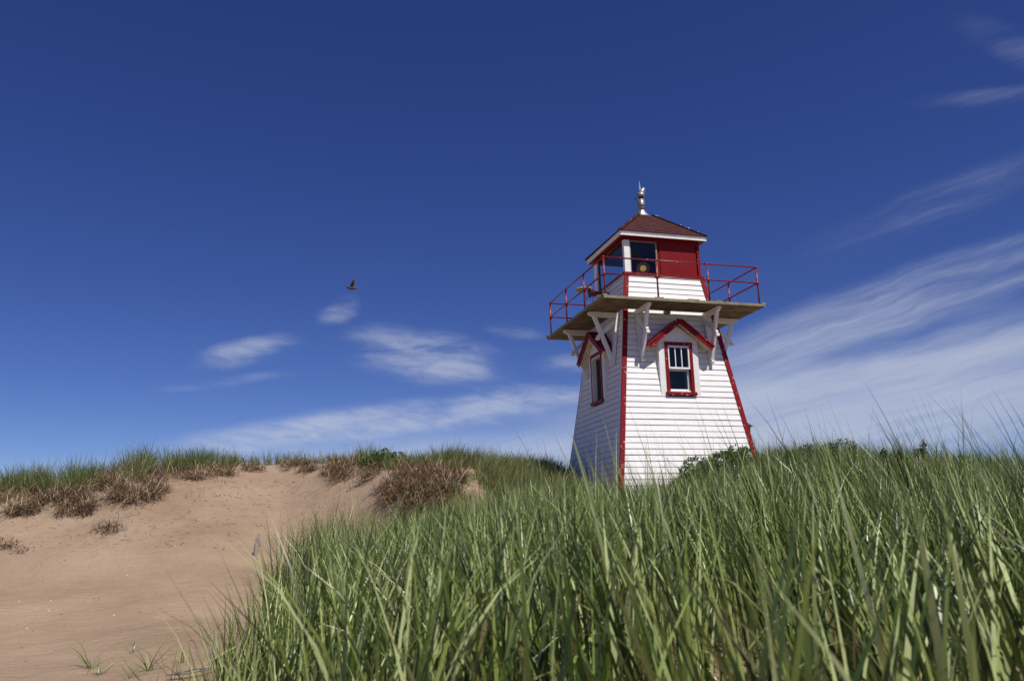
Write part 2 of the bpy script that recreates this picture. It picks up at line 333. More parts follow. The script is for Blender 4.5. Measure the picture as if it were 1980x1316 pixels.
TZ = np.zeros((500, 700))
for i, a in enumerate(AG):
    kr = [np.interp(a, cang, cr_[:, j]) for j in range(cr_.shape[1])]; kz = [np.interp(a, cang, cz_[:, j]) for j in range(cr_.shape[1])]
    TZ[i] = np.interp(RG, kr, kz)
def blur(A, n, axis):
    k = np.exp(-np.linspace(-2, 2, 2 * n + 1) ** 2); k /= k.sum()
    P = np.pad(A, [(n, n) if ax == axis else (0, 0) for ax in (0, 1)], mode='edge')
    return np.apply_along_axis(lambda v: np.convolve(v, k, 'valid'), axis, P)
TZ = blur(blur(TZ, 5, 1), 7, 0)
def vnoise(x, y, seed=0):
    """smooth value noise 0..1"""
    xi = np.floor(x).astype(np.int64); yi = np.floor(y).astype(np.int64); fx = x - xi; fy = y - yi
    fx = fx * fx * (3 - 2 * fx); fy = fy * fy * (3 - 2 * fy)
    def h(a, b):
        n = (a * 374761393 + b * 668265263 + seed * 1274126177) & 0xffffffff
        n = ((n ^ (n >> 13)) * 1274126177) & 0xffffffff
        return ((n ^ (n >> 16)) & 0xffff) / 65535.0
    return (h(xi, yi) * (1 - fx) + h(xi + 1, yi) * fx) * (1 - fy) + (h(xi, yi + 1) * (1 - fx) + h(xi + 1, yi + 1) * fx) * fy
def fbm(x, y, o=4, seed=0):
    s = 0; a = .5
    for i in range(o): s = s + a * vnoise(x * 2 ** i + 17 * i, y * 2 ** i - 9 * i, seed + i); a *= .5
    return s / (1 - .5 ** o)
LR = np.log(RG)
def H(x, y):
    x = np.asarray(x, float); y = np.asarray(y, float)
    a = np.clip(np.arctan2(x, y), AG[0], AG[-1]); r = np.maximum(np.hypot(x, y), .3)
    fa = (a - AG[0]) / (AG[1] - AG[0]); fr = np.clip((np.log(r) - LR[0]) / (LR[1] - LR[0]), 0, 698.999)
    i = np.clip(fa.astype(int), 0, 498); j = np.clip(fr.astype(int), 0, 698); u = fa - i; v = fr - j
    zt = (TZ[i, j] * (1 - u) + TZ[i + 1, j] * u) * (1 - v) + (TZ[i, j + 1] * (1 - u) + TZ[i + 1, j + 1] * u) * v
    far = np.clip((r - 45) / 60, 0, 1); zt = zt * (1 - far) + (-1.2) * far
    back = np.clip(-y / 6, 0, 1); zt = zt * (1 - back) + (-1.0) * back
    n = (fbm(x * .7, y * .7, 3, 3) - .5) * .16 + (fbm(x * 3.2, y * 4.2, 3, 11) - .5) * .045
    return zt + n * np.clip(r / 5, .1, 1)
def Hf(x, y): return float(H(np.array([x]), np.array([y]))[0])
# one sheet out to the horizon: fine in front of the camera, coarse behind
angs = np.concatenate([np.linspace(-math.pi, -.75, 40, endpoint=False), np.linspace(-.75, .8, 760, endpoint=False), np.linspace(.8, math.pi, 40)])
rads = np.concatenate([[0.02], np.geomspace(.3, 4, 60, endpoint=False), np.geomspace(4, 26, 330, endpoint=False), np.geomspace(26, 3000, 50)])
AA, RR = np.meshgrid(angs, rads, indexing='ij'); X = RR * np.sin(AA); Y = RR * np.cos(AA)
V = np.stack([X, Y, H(X, Y)], -1).reshape(-1, 3); na, nr = AA.shape
ii, jj = np.meshgrid(np.arange(na - 1), np.arange(nr - 1), indexing='ij'); b0 = ii * nr + jj
Q = np.stack([b0, b0 + 1, b0 + nr + 1, b0 + nr], -1).reshape(-1, 4)[:, ::-1]
gr = np_mesh('sand_ground', V, Q, 'sand'); tag(gr, kind='structure')

def polar(px, depth):
    """ground point seen in photo column px at a depth"""
    r0 = ray(px, 1000); x = r0.x / r0.y * depth; return x, depth, Hf(x, depth)

# ------------------------------------------------------------------ blades
def blade_mesh(x, y, z0, h, w, az, lean0, curl, tint, segs=5, twist=.8, fold=False, droop=0.0, tiptint=0.0):
    """arrays per blade; az = direction it leans to, lean0 = angle off vertical at base, curl = extra angle by the tip"""
    n = len(x); t = np.linspace(0, 1, segs + 1); V = np.zeros((n, segs + 1, 2, 3)); T = np.zeros((n, segs + 1, 2))
    pos = np.stack([x, y, z0], -1); dxy = np.stack([np.cos(az), np.sin(az)], -1)
    wa = az + math.pi / 2 + RNG.normal(0, .7, n)
    dt = 1.0 / segs
    for k in range(segs + 1):
        tw = wa + twist * t[k]
        wv = np.stack([np.cos(tw), np.sin(tw), np.zeros(n)], -1)
        ww = w * (np.minimum(1, .55 + 1.6 * t[k]) * (1 - t[k] ** 2.2) + .03)
        V[:, k, 0] = pos - wv * (ww / 2)[:, None]; V[:, k, 1] = pos + wv * (ww / 2)[:, None]
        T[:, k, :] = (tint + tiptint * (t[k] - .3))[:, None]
        if k < segs:
            th = lean0 + curl * (t[k] + dt / 2) ** 1.8
            step = (h * dt)[:, None]
            pos = pos + step * np.concatenate([dxy * np.sin(th)[:, None], np.cos(th)[:, None]], -1)
    base = (np.arange(n) * (segs + 1) * 2)[:, None]; k = np.arange(segs)[None, :] * 2
    q = np.stack([base + k, base + k + 1, base + k + 3, base + k + 2], -1).reshape(-1, 4)
    return V.reshape(-1, 3), q, T.reshape(-1)
class Blades:
    def __init__(s): s.V = []; s.Q = []; s.T = []; s.n = 0
    def add(s, *a, **k):
        V, Q, T = blade_mesh(*a, **k); s.V.append(V); s.Q.append(Q + s.n); s.T.append(np.clip(T, 0, 1)); s.n += len(V)
    def build(s, name, mat, parent=None):
        return np_mesh(name, np.concatenate(s.V), np.concatenate(s.Q), mat, np.concatenate(s.T), parent)

TOPX = [200, 400, 500, 555, 700, 800, 900, 1000, 1100, 1200, 1330, 1450, 1600, 1980, 2400]
TOPY = [1300, 1170, 1125, 1005, 968, 985, 965, 938, 948, 945, 938, 940, 945, 915, 912]
TOPY2 = [1300, 1190, 1115, 1020, 985, 995, 965, 938, 948, 945, 932, 893, 870, 905, 908]
def top_slope(x, y):
    """how high the sward stands above eye level, per metre of distance"""
    px = 990 + F * (x / np.maximum(y, .1)) * .985
    far_ = np.clip((np.hypot(x, y) - 9) / 2, 0, 1)
    return (1030 - (px - 990) * .0242 - np.interp(px, TOPX, TOPY) * (1 - far_) - np.interp(px, TOPX, TOPY2) * far_) / F
def clustered(x, y, per, spread, hm, hs, wm, tint_m, tint_s, leanm, leans, az_bias=None, az_str=0, curlm=.6, segs=5, far=1.0, dead=.04, nz=None, cap=False):
    """turn culm positions into blades, several to a culm"""
    n = len(x); X = np.repeat(x, per); Y = np.repeat(y, per); m = len(X)
    X = X + RNG.normal(0, spread, m); Y = Y + RNG.normal(0, spread, m)
    Z = H(X, Y) - .02
    hh = np.repeat(RNG.normal(1, .13, n), per) * hm * np.clip(RNG.normal(1, hs, m), .35, 1.5)
    if nz is not None: hh *= nz(X, Y)
    if cap:
        PXX = 990 + F * X / np.maximum(Y, .1); rt_ = np.interp(PXX, [400, 1000, 1150, 1980], [.3, .5, 1, 1.1])
        lim = top_slope(X, Y) + np.where(RNG.random(m) < .07 * rt_, RNG.uniform(.01, .095, m) * rt_, np.abs(RNG.normal(0, .012, m)) - .008)
        hh = np.clip(hh, .12, np.maximum(lim * np.hypot(X, Y) - Z, .2))
    az = RNG.uniform(0, 2 * math.pi, m)
    if az_bias is not None:
        vx = np.cos(az) + az_str * math.cos(az_bias); vy = np.sin(az) + az_str * math.sin(az_bias); az = np.arctan2(vy, vx)
    tn = np.repeat(RNG.normal(tint_m, tint_s * .6, n), per) + RNG.normal(0, tint_s, m)
    tn = np.clip(tn, .12, 1); tn = np.where(RNG.random(m) < dead, RNG.uniform(0, .07, m), tn)
    return (X, Y, Z, hh, wm * np.clip(RNG.normal(1, .25, m), .5, 1.6), az, np.abs(RNG.normal(leanm, leans, m)), np.abs(RNG.normal(curlm, .35, m)), tn), dict(segs=segs)

# left edge of the grass-covered dune in the foreground
EY = np.array([0, 1.2, 3, 6.2, 8, 9.5, 11, 12, 13, 14, 16, 20]); EX = np.array([-.2, -.45, -1.1, -2.22, -2.55, -2.72, -2.8, -2.45, -1.95, -1.6, -1.15, -.6])
def edge(y): return np.interp(y, EY, EX)
TX, TY = 2 * 1.70597, 2 * 9.87335                  # tower axis
def sample(rmin, rmax, amin, amax, n):
    r = np.sqrt(RNG.uniform(rmin ** 2, rmax ** 2, n)); a = RNG.uniform(amin, amax, n)
    return r * np.sin(a), r * np.cos(a)
def keep_near(x, y):
    e = edge(y) + (fbm(x * 1.4, y * 1.4, 3, 5) - .5) * 1.1
    m = x > e
    # thinner at the very edge
    m &= RNG.random(len(x)) < np.clip((x - e) / .35, .15, 1)
    dx, dy = x - TX, y - TY; c, s = math.cos(-TH), math.sin(-TH); lx, ly = dx * c - dy * s, dx * s + dy * c
    m &= ~((np.abs(lx) < 1.85) & (np.abs(ly) < 1.85))
    return m
G = Blades()
ZONES = [(.9, 1.8, 60, 4, .0120, 6), (1.8, 4, 112, 5, .0118, 6), (4, 7, 165, 5, .0102, 5), (7, 11, 150, 5, .0092, 4), (11, 17, 120, 5, .0090, 3)]
for r0, r1, dens_, per, wd, sg in ZONES:
    amin, amax = -.50, .95
    n = int(dens_ * (r1 ** 2 - r0 ** 2) / 2 * (amax - amin)); x, y = sample(r0, r1, amin, amax, n)
    k = keep_near(x, y) & (RNG.random(len(x)) < np.clip((fbm(x * 2.9, y * 2.9, 2, 44) - .40) * 8, .04, 1)); x, y = x[k], y[k]
    hgt = .78 if r0 < 7 else .70
    if r0 > 10: hgt = .58
    clump = lambda X, Y: (.72 + .5 * fbm(X * 1.1, Y * 1.1, 3, 21)) * np.clip(.45 + (X - edge(Y)) * .9 + .3, .7, 1.15)
    for half, bias, st in ((x / y < -.08, .2, .45), (x / y >= -.08, 2.8, .40)):
        if half.sum() == 0: continue
        a, kw = clustered(x[half], y[half], per, .025, hgt, .22, wd, .55, .30, .15, .16, az_bias=bias, az_str=st, curlm=.42, segs=sg, nz=clump, dead=.10, cap=True)
        a = list(a); bent = RNG.random(len(a[0])) < .07; a[7] = np.where(bent, RNG.uniform(1.3, 2.4, len(bent)), a[7]); a[6] = np.where(bent, a[6] + .2, a[6])
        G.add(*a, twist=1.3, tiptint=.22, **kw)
# dead leaves low in the sward
for r0, r1, dens_ in ((.7, 4, 260), (4, 9, 140)):
    n = int(dens_ * (r1 ** 2 - r0 ** 2) / 2 * 1.15); x, y = sample(r0, r1, -.5, .65, n); k = keep_near(x, y); x, y = x[k], y[k]; m = len(x)
    G.add(x, y, H(x, y), RNG.uniform(.15, .4, m), RNG.uniform(.003, .007, m), RNG.uniform(0, 6.28, m), RNG.uniform(.4, 1.3, m), RNG.uniform(.2, 1.2, m), RNG.uniform(0, .08, m), segs=3)
# tall straggling blades on the right that cross the sky
n = 300; x, y = sample(1.5, 6, .08, .60, n); m = n
G.add(x, y, H(x, y), np.clip(RNG.uniform(.08, .175, n) * np.hypot(x, y) - H(x, y), .5, 1.25), RNG.uniform(.005, .008, m), RNG.uniform(1.2, 3.6, m), RNG.uniform(.05, .4, m), RNG.uniform(.1, .6, m), RNG.uniform(.3, .9, m), segs=7)
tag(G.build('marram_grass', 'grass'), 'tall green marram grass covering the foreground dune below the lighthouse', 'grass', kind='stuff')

# ------------------------------------------------------------------ the lighthouse
ZD = 2 * 2.51532; BASE = -2.25
LH = empty('lighthouse', (TX, TY, ZD + 2 * BASE), TH)
tag(LH, 'white clapboard lighthouse with red corner boards, railed gallery and hipped roof', 'lighthouse')
def mp(k):
    """face frame (s along the face, o outward, z above the deck, all in half deck widths) -> metres in the lighthouse's frame"""
    def f(q):
        s, o, zz = q[0], q[1], q[2]
        x, y = [(s, -o), (o, s), (-s, o), (-o, -s)][k]
        return (2 * x, 2 * y, 2 * (zz - BASE))
    return f
Wz = lambda v: .57011 - .14311 * v
def part(mb, name, mat, k=0, parent=LH, label=None):
    o = mb.xf(mp(k)).build(name, mat, parent)
    if k % 2 == 1 or k % 2 == 0: pass
    if label: o['label'] = label
    return o
PITCHC = .0664
for k in range(4):
    m = MB(); ms = MB(); zb = BASE; i = 0; rg = random.Random(k)
    while zb < .437:
        zt = min(zb + PITCHC, .437); j = rg.uniform(-.0012, .0012)
        def brd(s0b, s1b, s0t, s1t):
            ob, ot = Wz(zb) + .0054 + j, Wz(zt) + .001 + j
            hd_ = .0030 + rg.uniform(-.0006, .0012)  # dark strip standing in for the shadow under each lap
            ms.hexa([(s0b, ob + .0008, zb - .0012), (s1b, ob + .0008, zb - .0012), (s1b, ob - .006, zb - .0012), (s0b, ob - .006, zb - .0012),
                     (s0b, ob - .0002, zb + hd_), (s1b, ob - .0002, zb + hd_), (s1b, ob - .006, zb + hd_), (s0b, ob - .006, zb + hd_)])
            m.hexa([(s0b, ob, zb + .001), (s1b, ob, zb + .001), (s1b, Wz(zb) - .012, zb + .001), (s0b, Wz(zb) - .012, zb + .001),
                    (s0t, ot, zt + .0005), (s1t, ot, zt + .0005), (s1t, Wz(zt) - .012, zt + .0005), (s0t, Wz(zt) - .012, zt + .0005)])
        a, b = Wz(zb) - .004, Wz(zt) - .004
        if k in (0, 3) and zt > -1.0 and zb < -.50:
            brd(-a, -.16, -b, -.16); brd(.16, a, .16, b)
        else: brd(-a, a, -b, b)
        zb += PITCHC
    wl = part(m, 'clapboard_wall', 'siding', k); part(ms, 'lap_shadow_strips', 'lapshade_dirt', k, wl)
m = MB()                                          # solid core coloured dark in place of the unlit room inside
def frustum(m, z0, r0, z1, r1):
    m.hexa([(-r0, -r0, z0), (r0, -r0, z0), (r0, r0, z0), (-r0, r0, z0), (-r1, -r1, z1), (r1, -r1, z1), (r1, r1, z1), (-r1, r1, z1)])
frustum(m, BASE, Wz(BASE) - .16, -.05, Wz(-.05) - .16)
m.xf(lambda q: (2 * q[0], 2 * q[1], 2 * (q[2] - BASE))).build('dark_core', 'interior', LH)
# corner boards
for k in range(4):
    for sg in (-1, 1):
        redf = k in (0, 2); w = .056 if redf else .042
        m = MB(); z0, z1 = BASE, .437; e = .014 if redf else .0125
        q = []
        for zz in (z0, z1):
            a = Wz(zz) + (.0135 if redf else .0)
            s_out, s_in = sg * a, sg * (a - w); lo, hi = min(s_out, s_in), max(s_out, s_in)
            q += [(lo, Wz(zz) + e, zz), (hi, Wz(zz) + e, zz), (hi, Wz(zz) - .005, zz), (lo, Wz(zz) - .005, zz)]
        m.hexa(q); part(m, 'corner_board', 'red' if redf else 'white', k)

# dormer windows
def dormer(k, opened=False):
    P = mp(k)
    d = MB(); FO = .725
    for sg in (-1, 1):                             # cheeks and front boards
        lo, hi = sorted((sg * .168, sg * .246))
        d.hexa([(lo, FO, -1.035), (hi, FO, -1.035), (hi, .60, -1.035), (lo, .60, -1.035), (lo, FO, -.44), (hi, FO, -.44), (hi, .55, -.44), (lo, .55, -.44)])
    root = part(d, 'dormer_window', 'white', k)
    g = MB()                                       # gable panel
    g.add([(-.246, FO - .002, -.437), (.246, FO - .002, -.437), (.246, FO - .002, -.40), (0, FO - .002, -.225), (-.246, FO - .002, -.40)] +
          [(-.246, .5, -.437), (.246, .5, -.437), (.246, .5, -.40), (0, .5, -.225), (-.246, .5, -.40)],
          [(0, 1, 2, 3, 4), (9, 8, 7, 6, 5), (0, 5, 6, 1), (1, 6, 7, 2), (2, 7, 8, 3), (3, 8, 9, 4), (4, 9, 5, 0)])
    part(g, 'gable_panel', 'white', k, root)
    for sg in (-1, 1):                             # roof slopes, each soffit slab + raised top layer + red bargeboard
        r = MB(); A_ = Vector((0, -.205)); B_ = Vector((sg * .385, -.505)); d2 = (B_ - A_).normalized(); n2 = Vector((-d2.y, d2.x)) * (1 if -d2.y * 0 + d2.x * sg > 0 else -1)
        if n2.y < 0: n2 = -n2
        def slab(mb, e0, e1, t0, t1, o0, o1):
            a = A_ + d2 * e0; b = B_ + d2 * e1
            pts = [a + n2 * t0, b + n2 * t0, b + n2 * t1, a + n2 * t1]
            mb.add([(q.x, o1, q.y) for q in pts] + [(q.x, o0, q.y) for q in pts], [(0, 1, 2, 3), (7, 6, 5, 4), (0, 4, 5, 1), (1, 5, 6, 2), (2, 6, 7, 3), (3, 7, 4, 0)])
        slab(r, 0, 0, .004, .022, .5, .80); rf = part(r, 'dormer_roof', 'cream', k, root)
        f = MB(); slab(f, -.012, .006, -.016, .026, .801, .816); slab(f, -.012, .010, .026, .046, .52, .826)
        part(f, 'bargeboard', 'red', k, root)
    fr = MB(); FF = .737                           # red casing
    for sg in (-1, 1):
        lo, hi = sorted((sg * (.152 if opened else .136), sg * .172)); fr.box(lo, hi, .62, FF, -1.005, -.465)
    fr.box(-.172, .172, .62, FF + .001, -.465, -.425)
    fr.box(-.190, .190, .62, FF + .012, -1.042, -1.005)
    fo = part(fr, 'window_frame', 'red', k, root)
    if opened:                                     # recess closed by a dark sheet in place of its shade, no sash
        j_ = MB()
        for sg in (-1, 1):
            lo, hi = sorted((sg * .136, sg * .1535)); j_.box(lo, hi, .56, FF - .006, -1.0045, -.466)
        j_.box(-.136, .136, .56, FF - .006, -.484, -.466)
        part(j_, 'jamb', 'white', k, root)
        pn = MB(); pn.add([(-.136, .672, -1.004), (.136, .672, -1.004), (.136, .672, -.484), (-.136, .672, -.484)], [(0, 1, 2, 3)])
        part(pn, 'dark_recess_sheet', 'interior', k, root)
        return
    sh = MB()                                      # sashes (white)
    sh.box(-.136, -.118, .70, .728, -.735, -.4655); sh.box(.118, .136, .70, .728, -.735, -.4655); sh.box(-.118, .118, .70, .728, -.487, -.4655)
    sh.box(-.118, .118, .70, .728, -.738, -.716)
    for s0 in (-.041, .038): sh.box(s0 - .005, s0 + .005, .706, .724, -.716, -.487)
    part(sh, 'upper_sash', 'white', k, root)
    sl_ = MB(); sl_.box(-.136, -.122, .66, .69, -1.0045, -.74); sl_.box(.112, .136, .62, .69, -1.0045, -.74); sl_.box(-.122, .112, .66, .69, -1.0045, -.965); sl_.box(-.122, .112, .66, .69, -.755, -.74)
    sl_.box(-.135, .135, .69, .715, -1.0045, -.985)
    part(sl_, 'lower_sash', 'white', k, root)
    pn = MB(); pn.add([(-.118, .712, -.716), (.118, .712, -.716), (.118, .712, -.487), (-.118, .712, -.487)], [(0, 1, 2, 3)])
    pn.add([(-.122, .675, -.965), (.112, .675, -.965), (.112, .675, -.755), (-.122, .675, -.755)], [(0, 1, 2, 3)])
    part(pn, 'pane', 'glass', k, root)
dormer(0); dormer(3, True)

# gallery deck
dk = empty('gallery_deck', (0, 0, 0)); dk.parent = LH
for k in range(4):
    m = MB(); o0 = .608; nP = 5; w = (1.0 - o0) / nP; rg = random.Random(40 + k)
    for i in range(nP):
        a, b = o0 + i * w + .003, o0 + (i + 1) * w - .002; dz = rg.uniform(-.002, .002)
        e = rg.uniform(-.004, .004) if i == nP - 1 else 0
        m.hexa([(-a, a, -.025 + dz), (a, a, -.025 + dz), (b, b + e, -.025 + dz), (-b, b + e, -.025 + dz), (-a, a, 0 + dz), (a, a, 0 + dz), (b, b + e, dz), (-b, b + e, dz)])
    part(m, 'deck_planks', 'deck', k, dk)
    m = MB(); e0 = 1.0005
    m.box(-e0, e0 - (.014 if k % 2 else 0), e0, e0 + .013, -.026, .003)
    part(m, 'edge_board', 'deckedge', k, dk)
for s, a in ((-.32, .05), (.1, .07), (.42, .04)):
    m = MB(); m.box(s - a, s + a, .965, 1.0, .0045, .018); part(m, 'deck_block', 'deckedge', 0, dk)
for sx, sy in ((-1, -1), (1, -1), (-1, 1), (1, 1)):
    m = MB(); m.box(sx * .985 - .028, sx * .985 + .028, sy * .985 - .028, sy * .985 + .028, .005, .02); m.xf(lambda q: (2 * q[0], 2 * q[1], 2 * (q[2] - BASE))).build('corner_block', 'deckedge', dk)
for k in (0, 2):
    m = MB(); m.box(-.075, -.02, .55, .625, -.029, -.004); m.box(-.075, -.02, .57, .64, -.06, -.031); part(m, 'joist_end', 'deckedge', k, dk)

# brackets: beam, wall board, long brace, crossing brace
for k in range(4):
    for s in (-.435, .435):
        m = MB(); t = .019
        root_o = MB()
        def poly(mb, pts, t=t):
            n = len(pts); mb.add([(s - t, o, zz) for o, zz in pts] + [(s + t, o, zz) for o, zz in pts],
                [tuple(range(n)), tuple(reversed(range(n, 2 * n)))] + [(i, i + n, (i + 1) % n + n, (i + 1) % n) for i in range(n)])
        poly(root_o, [(Wz(-.032) + .04, -.033), (.962, -.033), (.972, -.043), (.972, -.062), (.955, -.066), (.945, -.080), (.925, -.084), (.91, -.092), (Wz(-.09) + .05, -.092)])
        br = part(root_o, 'bracket', 'white', k)
        q = MB(); za, zb = -.033, -.655
        poly(q, [(Wz(za) + .011, za), (Wz(za) + .045, za), (Wz(zb) + .05, zb + .04), (Wz(zb) + .066, zb + .035), (Wz(zb) + .066, zb + .012), (Wz(zb) + .05, zb), (Wz(zb) + .011, zb)], t * 1.05)
        part(q, 'wall_board', 'white', k, br)
        q = MB(); q.beam((s, .895, -.088), (s, Wz(-.60) + .045, -.60), (1, 0, 0), t * 1.9, .042); part(q, 'long_brace', 'white', k, br)
        q = MB(); q.beam((s, Wz(-.13) + .045, -.125), (s, .862, -.33), (1, 0, 0), t * 1.7, .042); q.box(s - .02, s + .02, .845, .885, -.365, -.335); part(q, 'cross_brace', 'white', k, br)

# railing
HP, HM, RR_ = .4610, .2686, .962
rl = empty('railing', (0, 0, 0)); rl.parent = LH
T0 = lambda q: (2 * q[0], 2 * q[1], 2 * (q[2] - BASE))
for hh in (HP, HM):
    for k in range(4):
        m = MB(); m.tube([mp(k)(q) for q in ((-RR_, RR_, hh), (RR_, RR_, hh))], .0185, 10)
        m.ball(mp(k)((RR_, RR_, hh)), .033, 10, 8)
        for s in (-RR_ / 3, RR_ / 3): m.tube([mp(k)(q) for q in ((s - .028, RR_, hh), (s + .028, RR_, hh))], .026, 10)
        m.build('rail', 'pipe', rl)
for k in range(4):
    for s in (-RR_, -RR_ / 3, RR_ / 3):
        m = MB(); m.tube([mp(k)(q) for q in ((s, RR_, .002), (s, RR_, HP))], .020, 10)
        m.tube([mp(k)(q) for q in ((s, RR_, .0), (s, RR_, .014))], .05, 12); m.tube([mp(k)(q) for q in ((s, RR_, HM - .03), (s, RR_, HM + .03))], .027, 10)
        m.build('rail_post', 'pipe', rl)

# lantern room
L = .4956
ln = empty('lantern_room', (0, 0, 0)); ln.parent = LH
for k in range(4):
    e0 = .522 + (.002 if k % 2 else 0)
    m = MB(); m.box(-e0, e0, .44, e0, .4375, .458 + (.001 if k % 2 else 0)); part(m, 'sill_board', 'red', k, ln)
    hd = MB(); hd.box(-L + .001 * (k % 2), L - .001 * (k % 2), L - .03, L - .004 - .001 * (k % 2), .868, .907); part(hd, 'header_board', 'redpanel', k, ln)
m = MB(); m.box(-.48, .48, -.48, .48, .425, .4365); m.xf(T0).build('floor', 'interior', ln)
m = MB(); m.box(-.485, .485, -.485, .485, .9075, .915); m.xf(T0).build('ceiling', 'interior', ln)
def lbox(k, name, mat, s0, s1, o0, o1, z0, z1):
    m = MB(); m.box(s0, s1, o0, o1, z0, z1); return part(m, name, mat, k, ln)
# front: white post, glass, dark stile, red panel, red post
lbox(0, 'corner_post', 'white', -L - .002, -.425, L - .05, L + .001, .4585, .8675)
m = MB()
for q in ((-.425, -.410, .4585, .8675), (-.083, -.068, .4585, .8675), (-.410, -.083, .855, .8675), (-.410, -.083, .4585, .468)): m.box(q[0], q[1], L - .03, L - .008, q[2], q[3])
part(m, 'glass_frame', 'deckedge', 0, ln)
m = MB(); m.add([(-.410, L - .02, .468), (-.083, L - .02, .468), (-.083, L - .02, .855), (-.410, L - .02, .855)], [(0, 1, 2, 3)]); part(m, 'lantern_glass', 'glass', 0, ln)
lbox(0, 'stile', 'redpanel', -.068, -.030, L - .04, L - .022, .4585, .8675)
lbox(0, 'red_panel', 'redpanel', -.030, .452, L - .03, L - .012, .4585, .8675)
lbox(0, 'corner_post', 'red', .462, L + .002, L - .03, L + .003, .4585, .8675)
# left: glass between posts
lbox(3, 'corner_post', 'white', -L, -.405, L - .02, L + .002, .4585, .8675)
lbox(3, 'corner_post', 'white', .462, L - .051, L - .02, L + .001, .4585, .8675)
lbox(3, 'mullion', 'darkmetal', -.375, -.36, L - .03, L - .01, .4585, .8675)
m = MB(); m.add([(-.36, L - .02, .4585), (.462, L - .02, .4585), (.462, L - .02, .8675), (-.36, L - .02, .8675)], [(0, 1, 2, 3)]); part(m, 'lantern_glass', 'glass', 3, ln)
# back: glass, right: red panel
lbox(2, 'red_panel', 'redpanel', -L + .001, .02, L - .03, L, .4585, .8675); lbox(2, 'corner_post', 'white', .44, L - .021, L - .03, L, .4585, .8675)
m = MB(); m.add([(.02, L - .02, .4585), (.44, L - .02, .4585), (.44, L - .02, .8675), (.02, L - .02, .8675)], [(0, 1, 2, 3)]); part(m, 'lantern_glass', 'glass', 2, ln)
lbox(1, 'red_panel', 'redpanel', -L + .04, L - .032, L - .03, L - .012, .4585, .8675)
# lamp and lens
LX, LY, LZ = LENS = (-.04, -.02, .690)
m = MB(); vd = Vector((-LX - .40, -1, 0)).normalized()
vd = Vector((-.49, -.87, -.0))
def ring(mb, R, r, off, n=36):
    side_ = vd.cross(Vector((0, 0, 1))).normalized(); c = Vector(LENS) + vd * off
    pts = [c + (side_ * math.cos(2 * math.pi * i / n) + Vector((0, 0, 1)) * math.sin(2 * math.pi * i / n)) * R for i in range(n + 1)]
    mb.tube([T0(q) for q in pts], r * 2, 6, caps=False)
for R, r_ in ((.078, .0045), (.066, .0035), (.052, .004)): ring(m, R, r_, .0)
m.tube([T0(Vector(LENS) + Vector((0, 0, -.08))), T0((LX, LY, .437))], .05, 10)
lo_ = m.build('lamp_lens', 'lensglass', ln)
m = MB(); m.tube([T0(Vector(LENS) + vd * .0), T0(Vector(LENS) + vd * .016), T0(Vector(LENS) + vd * .026)], [.082, .07, .02], 24)
for R in (.030, .014): ring(m, R, .0035, .024)
m.build('bullseye', 'brass', lo_)

# hipped roof
E_, ZE, ZF, RF = .5743, .9565, 1.378, .098
rf = empty('lantern_roof', (0, 0, 0)); rf.parent = LH
m = MB()
def ringbox(m, r_in, r_out, z0, z1):               # square ring of four mitred bars
    for k in range(4):
        q = [(-r_out, r_out, z0), (r_out, r_out, z0), (r_in, r_in, z0), (-r_in, r_in, z0), (-r_out, r_out, z1), (r_out, r_out, z1), (r_in, r_in, z1), (-r_in, r_in, z1)]
        m.hexa([mp(k)(v) for v in q])
ringbox(m, .50, E_ - .004, .938, .953); ringbox(m, .50, E_ - .016, .921, .938); ringbox(m, .50, E_ - .008, .902, .921)
m.build('fascia', 'white', rf)
m = MB(); ringbox(m, .44, .552, .895, .9015); m.build('soffit', 'redpanel', rf)
m = MB(); nC = 12
for k in range(4):
    for i in range(nC):
        r0 = E_ + .006 + (RF - E_) * i / nC; r1 = E_ + .006 + (RF - E_) * (i + 1) / nC; z0 = .9545 + (ZF - ZE) * i / nC; z1 = .9545 + (ZF - ZE) * (i + 1) / nC
        h0 = .0065
        m.add([mp(k)(q) for q in ((-r0, r0, z0), (r0, r0, z0), (r0, r0, z0 + h0), (-r0, r0, z0 + h0), (r1, r1, z1 + .0008), (-r1, r1, z1 + .0008))], [(0, 1, 2, 3), (3, 2, 4, 5)])
        rg = random.Random(i * 7 + k); s = -r0 + rg.uniform(.02, .06)   # single raised tabs break the course
        while s < r0 - .08:
            if rg.random() < .5:
                w = .055; f = .92; sA, sB = s, s + w; rm = r0 + (r1 - r0) * f; zm = z0 + (z1 - z0) * f; hh = h0 + .0018
                if abs(sA) < rm - .01 and abs(sB) < rm - .01:
                    m.add([mp(k)(q) for q in ((sA, r0 + .001, z0 + .002), (sB, r0 + .001, z0 + .002), (sB, r0 + .001, z0 + hh), (sA, r0 + .001, z0 + hh), (sB, rm, zm + .003), (sA, rm, zm + .003))], [(0, 1, 2, 3), (3, 2, 4, 5)])
            s += .06
m.build('shingle_slope', 'shingle', rf)
for sx, sy in ((-1, -1), (1, -1), (1, 1), (-1, 1)):
    m = MB(); a = Vector((sx * E_, sy * E_, ZE + .006)); b = Vector((sx * RF, sy * RF, ZF + .006))
    for i in range(14):
        p0 = a.lerp(b, i / 14); p1 = a.lerp(b, (i + 1) / 14 + .006)
        m.beam(Vector(T0(p0)) + Vector((0, 0, .004)), Vector(T0(p1)) - Vector((0, 0, .002)), (sy, -sx, 0), .13, .014)
    m.build('hip_cap', 'shingle', rf)
rg = random.Random(5)
